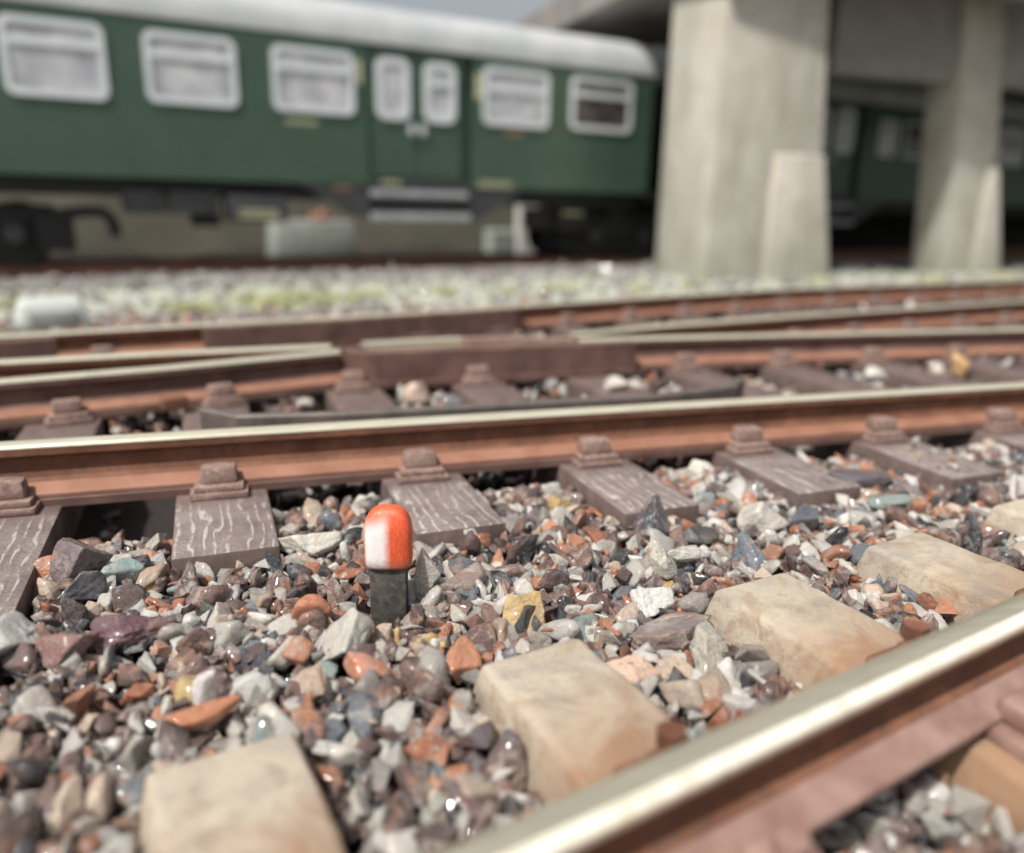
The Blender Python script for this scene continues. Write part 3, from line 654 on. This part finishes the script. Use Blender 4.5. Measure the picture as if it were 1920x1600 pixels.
m = MB(); m.box(9.6, 60, 9.9, 10.35, 3.18, 4.569, .03); m.build('shade_beam', 'deck', t)  # low beam added to keep sky light off the second coach
m = MB(); m.box(6.6, 60, 8.7, 8.95, 5.301, 6.2, .03); m.build('parapet', 'deck', t)
m = MB(); m.box(7.6, 60, 17.95, 18.4, -.5, 4.569); tag(m.build('added_back_wall', 'wall_dark'), 'added dark wall shutting sky light out of the space behind the shaded coach', 'wall')  # added wall, blocks sky light from behind under the deck

# block, post and small object behind the coach
t = thing('concrete_block', 'pale greenish concrete block seen under the coach', 'concrete block', (1.12, 16.05, -.40), .19)
m = MB(); m.box(-.92, .92, -.5, .5, 0, .80, .05, taper=(.06, .05)); m.build('block', 'pale_block', t, smooth=True)
m = MB(); m.box(-.16, -.02, -.1, .06, 0, .17, .04, 3); m.box(.02, .20, -.08, .1, 0, .25, .06, 3); m.box(.16, .32, -.05, .08, .0, .15, .03)
tag(m.build('small_parts', 'orange', smooth=True, loc=(1.25, 15.9, .385), rz=.2), 'small orange and white lump lying on top of the pale block', 'small object')
t = thing('marker_post', 'slim pale post standing beyond the coach near its right end', 'post', (6.62, 17.4, -.40), .19)
m = MB(); m.box(-.27, .27, -.12, .12, 0, 1.42, .03); m.build('post', 'pale_post', t)
m = MB(); m.box(-1.0, -.29, .0, .5, 0, .62, .06); m.build('post_footing', 'pale_block', t)

# ------------------------------------------------------------------ gravel
BLK += [(-.44, -.045, .15, .085, .06, 0), (-.40, .52, .16, .32, .06, 0), (.11, .80, .13, .28, .06, 0), (.16, -.02, .16, .08, .06, 0), (.78, -.01, .16, .07, .06, 0)]
def ico(sub):
    bm = bmesh.new(); bmesh.ops.create_icosphere(bm, subdivisions=sub, radius=1.0); bm.verts.ensure_lookup_table()
    v = np.array([x.co[:] for x in bm.verts]); f = np.array([[q.index for q in fc.verts] for fc in bm.faces]); bm.free(); return v, f
def rock(dirs, rg, K=13, soft=.10, rough=.05):
    n = rg.normal(size=(K, 3)); n /= np.linalg.norm(n, axis=1)[:, None]
    d = rg.uniform(.42, .95, K)
    dots = dirs@n.T; q = np.where(dots > .08, d/np.maximum(dots, .08), 9.)
    q = np.minimum(q, 1.7); k = 1/soft
    r = -np.log(np.exp(-k*q).sum(1)+np.exp(-k*1.5))/k; r = r/np.mean(r)
    for fr, am in ((2.5, 1.), (5.5, .55), (11., .3)):
        ph = rg.uniform(0, 6.28, (4, 3)); w_ = rg.normal(size=(4, 3))*fr
        s = sum(np.sin(dirs@w_[j]+ph[j, 0]) for j in range(4)); r = r*(1+rough*am*s*.5)
    return dirs*r[:, None]
ICO = {s: ico(s) for s in (1, 2, 3)}
PROTO = {s: [rock(ICO[s][0], np.random.default_rng(100*s+j), K=9+j % 9, soft=.006+.016*((j*7) % 5)/5, rough=.03+.05*((j*3) % 4)/4) for j in range(36)] for s in (1, 2, 3)}
def chip(rg):
    n = int(rg.integers(9, 16)); p = rg.normal(size=(n, 3)); p /= np.linalg.norm(p, axis=1)[:, None]; p *= rg.uniform(.75, 1.2, (n, 1))
    bm = bmesh.new(); vs = [bm.verts.new(q) for q in p.tolist()]
    g = bmesh.ops.convex_hull(bm, input=vs); bmesh.ops.delete(bm, geom=[q for q in g['geom_interior'] if isinstance(q, bmesh.types.BMVert)], context='VERTS')
    bmesh.ops.dissolve_limit(bm, angle_limit=R(14), verts=bm.verts[:], edges=bm.edges[:])
    bmesh.ops.bevel(bm, geom=bm.edges[:], offset=.045, segments=1, affect='EDGES', clamp_overlap=True)
    bmesh.ops.triangulate(bm, faces=bm.faces[:])
    bmesh.ops.subdivide_edges(bm, edges=[e for e in bm.edges if e.calc_length() > .5], cuts=2, use_grid_fill=False); bmesh.ops.triangulate(bm, faces=bm.faces[:])
    for v in bm.verts: v.co *= 1+rg.normal()*.022
    bm.verts.ensure_lookup_table(); v = np.array([q.co[:] for q in bm.verts]); f = np.array([[q.index for q in fc.verts] for fc in bm.faces]); bm.free()
    return v*1.05, f
CHIPS = [chip(np.random.default_rng(4000+j)) for j in range(60)]
# colour kinds: (weight, colour a, colour b, roughness, second tone, translucency)
KIND = [(.27, (.64, .60, .53), (.86, .83, .78), .18, .22, .9), (.09, (.34, .32, .29), (.50, .47, .43), .22, .35, .75), (.31, (.078, .048, .043), (.205, .128, .108), .30, .5, 0), (.12, (.31, .11, .055), (.45, .205, .112), .42, .4, 0),
        (.11, (.018, .018, .021), (.045, .045, .052), .15, .25, 0), (.05, (.09, .10, .115), (.17, .19, .21), .28, .45, .1), (.075, (.44, .34, .26), (.60, .48, .38), .40, .3, .2), (.003, (.58, .38, .12), (.62, .46, .22), .25, .3, .5),
        (.008, (.22, .28, .27), (.33, .40, .38), .25, .4, .5)]
KW = np.array([k[0] for k in KIND]); KW /= KW.sum()
def pick(rg, pale=0):
    k = KIND[rg.choice(len(KIND), p=KW)]; f = rg.random(); c = np.array(k[1])*(1-f)+np.array(k[2])*f; c = c*rg.uniform(.80, 1.1)
    if pale: c = c*(1-pale)+(.45*c.mean()+.15)*pale
    return np.clip(c, .01, .9), (k[3], k[4], k[5])
def rotm(rg):
    q = rg.normal(size=4); q /= np.linalg.norm(q); w_, x, y, z = q
    return np.array([[1-2*(y*y+z*z), 2*(x*y-z*w_), 2*(x*z+y*w_)], [2*(x*y+z*w_), 1-2*(x*x+z*z), 2*(y*z-x*w_)], [2*(x*z-y*w_), 2*(y*z+x*w_), 1-2*(x*x+y*y)]])
def tilt(rg, amt):
    a, b, c = rg.normal()*amt, rg.normal()*amt, rg.uniform(0, 6.283)
    return np.array(Matrix.Rotation(a, 3, 'X') @ Matrix.Rotation(b, 3, 'Y') @ Matrix.Rotation(c, 3, 'Z'))
class Pile:
    def __init__(s, x0, x1, y0, y1, cell, floor, target):
        s.x0, s.y0, s.cell = x0, y0, cell; s.nx, s.ny = int((x1-x0)/cell), int((y1-y0)/cell)
        gx_ = x0+(np.arange(s.nx)+.5)*cell; gy_ = y0+(np.arange(s.ny)+.5)*cell; s.X, s.Y = np.meshgrid(gx_, gy_)
        s.H = floor(s.X, s.Y); s.T = target(s.X, s.Y); s.block = np.zeros_like(s.H, bool)
        for (cx, cy, hx, hy, a, z) in BLK:
            dx, dy = s.X-cx, s.Y-cy; u = dx*math.cos(a)+dy*math.sin(a); v = -dx*math.sin(a)+dy*math.cos(a)
            s.block |= (np.abs(u) < hx) & (np.abs(v) < hy)
        s.out = []
    def win(s, x, y, r):
        i0, i1 = max(0, int((x-r-s.x0)/s.cell)), min(s.nx, int((x+r-s.x0)/s.cell)+1); j0, j1 = max(0, int((y-r-s.y0)/s.cell)), min(s.ny, int((y+r-s.y0)/s.cell)+1)
        return slice(j0, j1), slice(i0, i1)
    def stamp(s, x, y, z, r, rz):
        w_ = s.win(x, y, r); d2 = ((s.X[w_]-x)**2+(s.Y[w_]-y)**2)/(r*r)
        top = z+rz*np.sqrt(np.clip(1-d2, 0, 1)); s.H[w_] = np.where(d2 < 1, np.maximum(s.H[w_], top), s.H[w_])
    def fill(s, n, med, sig, lo, hi, rg, blockf=.75, lift=.5):
        for _ in range(n):
            x = s.x0+rg.random()*s.nx*s.cell; y = s.y0+rg.random()*s.ny*s.cell
            r = float(np.clip(med*math.exp(sig*rg.normal()), lo, hi)); asp = np.array([1., rg.uniform(.42, .85), rg.uniform(.36, .75)]); r *= 1.16
            w_ = s.win(x, y, r*.9)
            if s.H[w_].size == 0: continue
            d = (s.X[w_]-x)**2+(s.Y[w_]-y)**2
            if s.block[w_][d < (r*blockf)**2].any(): continue
            inn = d < (r*.6)**2
            if not inn.any(): continue
            h = s.H[w_][inn]; rz = r*float(asp[2]); zc = float(h.mean())+rz*lift
            if zc > float(s.T[w_].mean())+.25*r: continue
            s.out.append((x, y, zc, r, asp)); s.stamp(x, y, zc, r*.85, rz)
def build_stones(name, items, level_fn, rg, pale=0):
    V, F, C, K2, SM = [], [], [], [], []; off = 0
    for (x, y, z, r, asp) in items:
        L = level_fn(x, y, z)
        if rg.random() < .55: P, f = CHIPS[rg.integers(60)]; SM.append(np.zeros(len(f), bool))
        else: P = PROTO[L][rg.integers(36)]; f = ICO[L][1]; SM.append(np.ones(len(f), bool))
        Rm = rotm(rg); T_ = tilt(rg, .80)
        v = (P@Rm.T)*(asp*r)@T_.T*1.05+np.array([x, y, z])
        c, k = pick(rg, pale); V.append(v); F.append(f+off); off += len(v)
        C.append(np.tile(np.array([*c, 1.]), (len(v), 1))); K2.append(np.tile(np.array([*k, 1.]), (len(v), 1)))
    V = np.concatenate(V).astype(np.float32); F = np.concatenate(F).astype(np.int32)
    o = stone_mesh(name, V, F, np.concatenate(C), np.concatenate(K2)); o.data.polygons.foreach_set('use_smooth', np.concatenate(SM)); return o
def stone_mesh(name, V, F, C, K2):
    me = bpy.data.meshes.new(name); me.vertices.add(len(V)); me.vertices.foreach_set('co', np.asarray(V, np.float32).ravel())
    me.loops.add(F.size); me.loops.foreach_set('vertex_index', F.ravel()); me.polygons.add(len(F))
    me.polygons.foreach_set('loop_start', np.arange(0, F.size, 3, dtype=np.int32)); me.polygons.foreach_set('loop_total', np.full(len(F), 3, np.int32))
    me.polygons.foreach_set('use_smooth', np.ones(len(F), bool)); me.update(calc_edges=True)
    for nm, arr in (('stone_color', C), ('stone_kind', K2)):
        a = me.attributes.new(nm, 'FLOAT_COLOR', 'POINT'); a.data.foreach_set('color', np.asarray(arr, np.float32).ravel())
    me.materials.append(MT['stone']); return link(bpy.data.objects.new(name, me))

near = Pile(-1.6, 3.6, -2.05, -.02, .008, floor_z, surf)
mid = Pile(-2.2, 9.5, .02, 5.4, .014, floor_z, surf)
# single stones that stand out: x, y, size (x,y,z), turn, colour, kind, name, label
W_, G_, P_, O_, B_ = (.72, .69, .62), (.27, .30, .33), (.22, .145, .135), (.60, .25, .13), (.045, .045, .05)
HERO = [(.524, -.948, (.048, .034, .038), .3, (.72, .50, .22), (.2, .35, .7), 'translucent amber yellow stone above the mottled sleeper end', 0),
 (-.362, -.523, (.037, .034, .030), .6, (.30, .42, .40), (.2, .5, .4), 'rounded teal and white stone right of the tall violet one', .01),
 (-.450, -.480, (.042, .036, .052), .9, (.17, .125, .13), (.2, .3, 0), 'tall dark violet grey stone beside the teal one', .018),
 (-.540, -.440, (.028, .026, .025), .2, (.48, .20, .11), (.5, .3, 0), 'round orange stone next to the leftmost long sleeper', .01),
 (1.01, -.600, (.056, .044, .052), .4, (.07, .08, .10), (.12, .5, .1), 'upright shiny black pointed stone, tallest in the ballast', .016),
 (1.115, -.665, (.064, .028, .022), -.15, (.05, .052, .055), (.13, .2, 0), 'flat lens shaped black stone right of the pointed black one', .015),
 (1.935, -.405, (.120, .040, .026), .08, (.12, .105, .115), (.55, .15, 0), 'long flat dark grey stone lying between two sleeper ends', .01),
 (.07, -.440, (.050, .036, .032), .5, W_, (.28, .2, .6), 'white quartz stone in front of the second sleeper gap', .01),
 (1.315, -.640, (.052, .045, .040), .9, (.60, .57, .50), (.4, .3, .3), 'rounded pale cream stone near the clean sleeper end', .012),
 (.799, -1.080, (.070, .038, .036), -.5, (.22, .155, .13), (.35, .6, 0), 'large purple brown wedge stone between two concrete sleepers', .0),
 (.665, -1.190, (.044, .036, .034), .2, (.68, .50, .38), (.4, .2, .3), 'cream pink stone against the long edge of the mottled sleeper', .005),
 (.125, -1.000, (.052, .040, .040), .4, (.68, .66, .58), (.3, .2, .7), 'large milky quartz stone in front of the marker', .012),
 (-.129, -1.156, (.050, .017, .016), .5, (.50, .20, .095), (.4, .1, 0), 'long orange sliver stone near the bottom left', .03),
 (-.150, -1.080, (.026, .024, .036), .2, (.80, .76, .74), (.25, .1, .6), 'egg shaped white stone above the orange sliver', .03),
 (.325, -1.110, (.022, .026, .036), .2, (.50, .22, .12), (.4, .3, 0), 'tall orange red stone at the left side of the mottled sleeper', .01),
 (.146, -1.108, (.036, .022, .018), -.1, (.48, .20, .11), (.4, .3, 0), 'flat orange stone in front of the milky quartz', .02),
 (1.503, -.640, (.045, .034, .040), .5, (.10, .105, .13), (.13, .4, .1), 'glossy blue black stone in front of the clean sleeper end', .01),
 (1.846, -.600, (.075, .030, .022), -.25, (.22, .26, .24), (.5, .1, 0), 'smooth long grey green stone toward the right edge', .01),
 (1.192, -.808, (.034, .030, .034), .1, (.16, .19, .23), (.14, .4, .3), 'small steel blue stone in the middle of the ballast', .012),
 (.047, -.845, (.030, .024, .026), .5, (.50, .20, .11), (.4, .2, 0), 'orange stone at the left foot of the marker', .01),
 (-.445, -.612, (.034, .026, .028), .2, (.07, .07, .085), (.12, .2, .1), 'glossy black stone below the tall violet one', .01),
 (-.415, -.835, (.048, .034, .032), .1, (.27, .14, .12), (.25, .4, .1), 'reddish brown stone at lower left beside a white quartz', .01),
 (-.318, -.805, (.050, .034, .034), .4, (.15, .075, .085), (.15, .3, .2), 'dark wine red glassy stone at lower left', .01),
 (.918, -.833, (.040, .030, .038), .3, (.62, .60, .50), (.25, .8, .5), 'white stone blotched with black in the middle of the ballast', .02),
 (.839, -.330, (.040, .034, .030), .3, (.55, .40, .16), (.3, .4, .4), 'ochre rimmed stone just under the main rail', .01),
 (.834, -1.201, (.034, .034, .044), .3, (.52, .48, .40), (.3, .7, .4), 'tan stone with dark hollow left of the pale beige sleeper', .01),
 (.800, -.985, (.030, .030, .040), .3, (.80, .79, .76), (.25, .2, .7), 'upright white quartz beside the wedge stone', .01),
 (-.52, -.80, (.055, .030, .030), .9, (.70, .70, .66), (.3, .2, .7), 'long pale quartz slab at the left edge', .01),
 (.985, -.80, (.046, .020, .018), .4, (.74, .72, .64), (.3, .2, .6), 'slender white stone lying left of the blotched one', .03),
 (.40, -.80, (.045, .026, .026), .7, (.24, .17, .14), (.35, .5, 0), 'rough brown stone at the right foot of the marker', .01),
 (.335, -.79, (.022, .020, .045), .1, (.72, .70, .63), (.3, .1, .6), 'upright white stone leaning on the marker stem', .03),
 (3.86, 1.05, (.050, .044, .045), .2, (.72, .45, .20), (.4, .2, .2), 'round pale orange stone between the rails at far right', .035),
 (3.109, .92, (.050, .040, .055), .2, (.70, .69, .64), (.35, .2, .3), 'white pointed stone between the rails left of the orange round one', .035),
 (.665, 1.05, (.050, .040, .050), .3, (.70, .52, .42), (.4, .2, .3), 'pinkish white stone behind the dark guard rail', .03),
 (1.595, .95, (.045, .038, .034), .3, (.66, .62, .55), (.35, .3, .3), 'pale stone between two sleepers beyond the guard rail', .03)]
HP = [rock(ICO[3][0], np.random.default_rng(900+i), K=10+i % 6, soft=.05, rough=.05) for i in range(len(HERO))]
hm_v, hm_f = None, None
bm = bmesh.new(); bmesh.ops.create_icosphere(bm, subdivisions=5, radius=1.0); bm.verts.ensure_lookup_table()
hv = np.array([q.co[:] for q in bm.verts]); hf = np.array([[q.index for q in fc.verts] for fc in bm.faces], dtype=np.int32); bm.free()
for i, (x, y, sz, a, col, kd, lab, lift) in enumerate(HERO):
    smooth_kind = any(w_ in lab for w_ in ('round', 'egg', 'smooth', 'lens', 'sliver', 'flat'))
    v = rock(hv, np.random.default_rng(900+i), K=(22 if smooth_kind else 9), soft=(.08 if smooth_kind else .018), rough=(.03 if smooth_kind else .055))
    if 'pointed' in lab: v[:, :2] *= (1-.40*np.clip(v[:, 2:3], 0, 1))
    v = v*np.array(sz)*1.08
    Rm = np.array(Matrix.Rotation(a, 3, 'Z') @ Matrix.Rotation((i*37 % 11-5)*.05, 3, 'X')); v = v@Rm.T
    zc = float(surf(np.array(x), np.array(y)))+sz[2]*.35+lift
    o = stone_mesh('stone', v, hf, np.tile([*col, 1.], (len(v), 1)), np.tile([*kd, 1.], (len(v), 1)))
    o.location = (x, y, zc); tag(o, lab, 'stone', 'stones that stand out in the ballast')
    p = near if y < 0 else mid; rr = (sz[0]+sz[1])/2
    w_ = p.win(x, y, rr); d2 = ((p.X[w_]-x)**2+(p.Y[w_]-y)**2)/(rr*.8)**2
    p.H[w_] = np.where(d2 < 1, np.maximum(p.H[w_], zc+sz[2]*.75), p.H[w_])
near.fill(52000, .0195, .38, .0105, .040, rng)
near.fill(500, .012, .25, .007, .018, rng)
def lev_near(x, y, z): return 3 if (y < -.25 and -1.0 < x < 2.4 and y > -1.5) else 2
near.out = [q for q in near.out if q[2] > -.5]
near.out = [q for q in near.out if not (abs(q[0]-(MX-.02)) < .075 and MY-.10 < q[1] < MY and q[2]+q[3]*.8 > -.045)]
for k in range(30):
    i = 4+k % 4; u = rng.uniform(.12, .42); near.out.append((X0+SP*i+math.sin(ANG)*u+rng.uniform(-.12, .12), -.045-u, .010, float(rng.uniform(.010, .030)), np.array([1., .75, .65])))
tag(build_stones('ballast_gravel', near.out, lev_near, rng), kind='stuff')
mid.fill(36000, .025, .35, .014, .055, rng)
mid.out = [q for q in mid.out if not (abs(q[1]-c0) < .10)]
tag(build_stones('track_gravel', mid.out, lambda x, y, z: 2 if y < 1.4 else 1, rng), kind='stuff')
# pale strip and coach bed
far = Pile(-6, 16, 4.4, 17, .04, floor_z, surf)
rg = np.random.default_rng(5); items = []
for _ in range(26000):
    x = rg.uniform(-6, 18); y = rg.uniform(2.2, 17.5); v = y-yD(x)
    if v < .3: continue
    s_ = (x-CA.x)*T2.x+(y-CA.y)*T2.y; d_ = (x-CA.x)*N2.x+(y-CA.y)*N2.y       # + in front of the near rail
    if v < .9: dens = .25
    elif d_ > 2.3: dens = .12
    elif d_ > .15: dens = .95
    else: dens = .6
    if rg.random() > dens: continue
    if d_ < -2.3: continue
    if abs(d_-.03) < .13 and rg.random() < .8: continue
    r = float(np.clip(.045*math.exp(.35*rg.normal()), .02, .11)); asp = rg.uniform(.6, 1., 3)
    if any(abs((x-b[0])) < b[2]+.1 and abs(y-b[1]) < b[3]+.1 for b in [q for q in BLK if q[1] > 3 and q[5] in (.2, 3)]): continue
    items.append((x, y, float(floor_z(np.array(x), np.array(y)))+.04+r*.2, r, asp))
tag(build_stones('pale_gravel', items, lambda x, y, z: 1, rg, .80), kind='stuff')

# ------------------------------------------------------------------ grass tufts (nobody could count the blades)
V, F = [], []
tufts = [(.34, 7.1, .5), (.82, 6.4, .75), (-.78, 6.0, .5), (-2.4, 6.5, .6), (4.7, 7.0, .4), (3.8, 7.4, .5), (1.27, 7.1, .4), (-.07, 6.5, .5), (2.95, 7.1, .35), (-.47, 5.8, .5), (.13, 6.0, .55), (.5, 6.7, .6), (-3.0, 6.0, .5), (5.9, 7.6, .4), (2.1, 6.9, .3), (1.0, 6.8, .5), (10.5, 7.9, .5), (12.5, 8.4, .6), (15, 8.8, .6), (8.4, 8.1, .4)]
for (tx, ty, sp) in tufts:
    for _ in range(int(300*sp)):
        x = tx+rg.normal()*sp*.24; y = ty+rg.normal()*sp*.16; z = float(floor_z(np.array(x), np.array(y)))+.01
        h = rg.uniform(.05, .13); a = rg.uniform(0, 6.28); l = rg.normal(size=2)*.03; wd = .010
        b = len(V); dx, dy = wd*math.cos(a), wd*math.sin(a)
        V += [(x-dx, y-dy, z), (x+dx, y+dy, z), (x+l[0]+dx*.6, y+l[1]+dy*.6, z+h*.6), (x+l[0]-dx*.6, y+l[1]-dy*.6, z+h*.6), (x+l[0]*2, y+l[1]*2, z+h)]
        F += [(b, b+1, b+2, b+3), (b+3, b+2, b+4)]
tag(mesh_obj('grass_tufts', V, F, 'grass'), kind='stuff')
print('stones', len(near.out), len(mid.out), len(items))
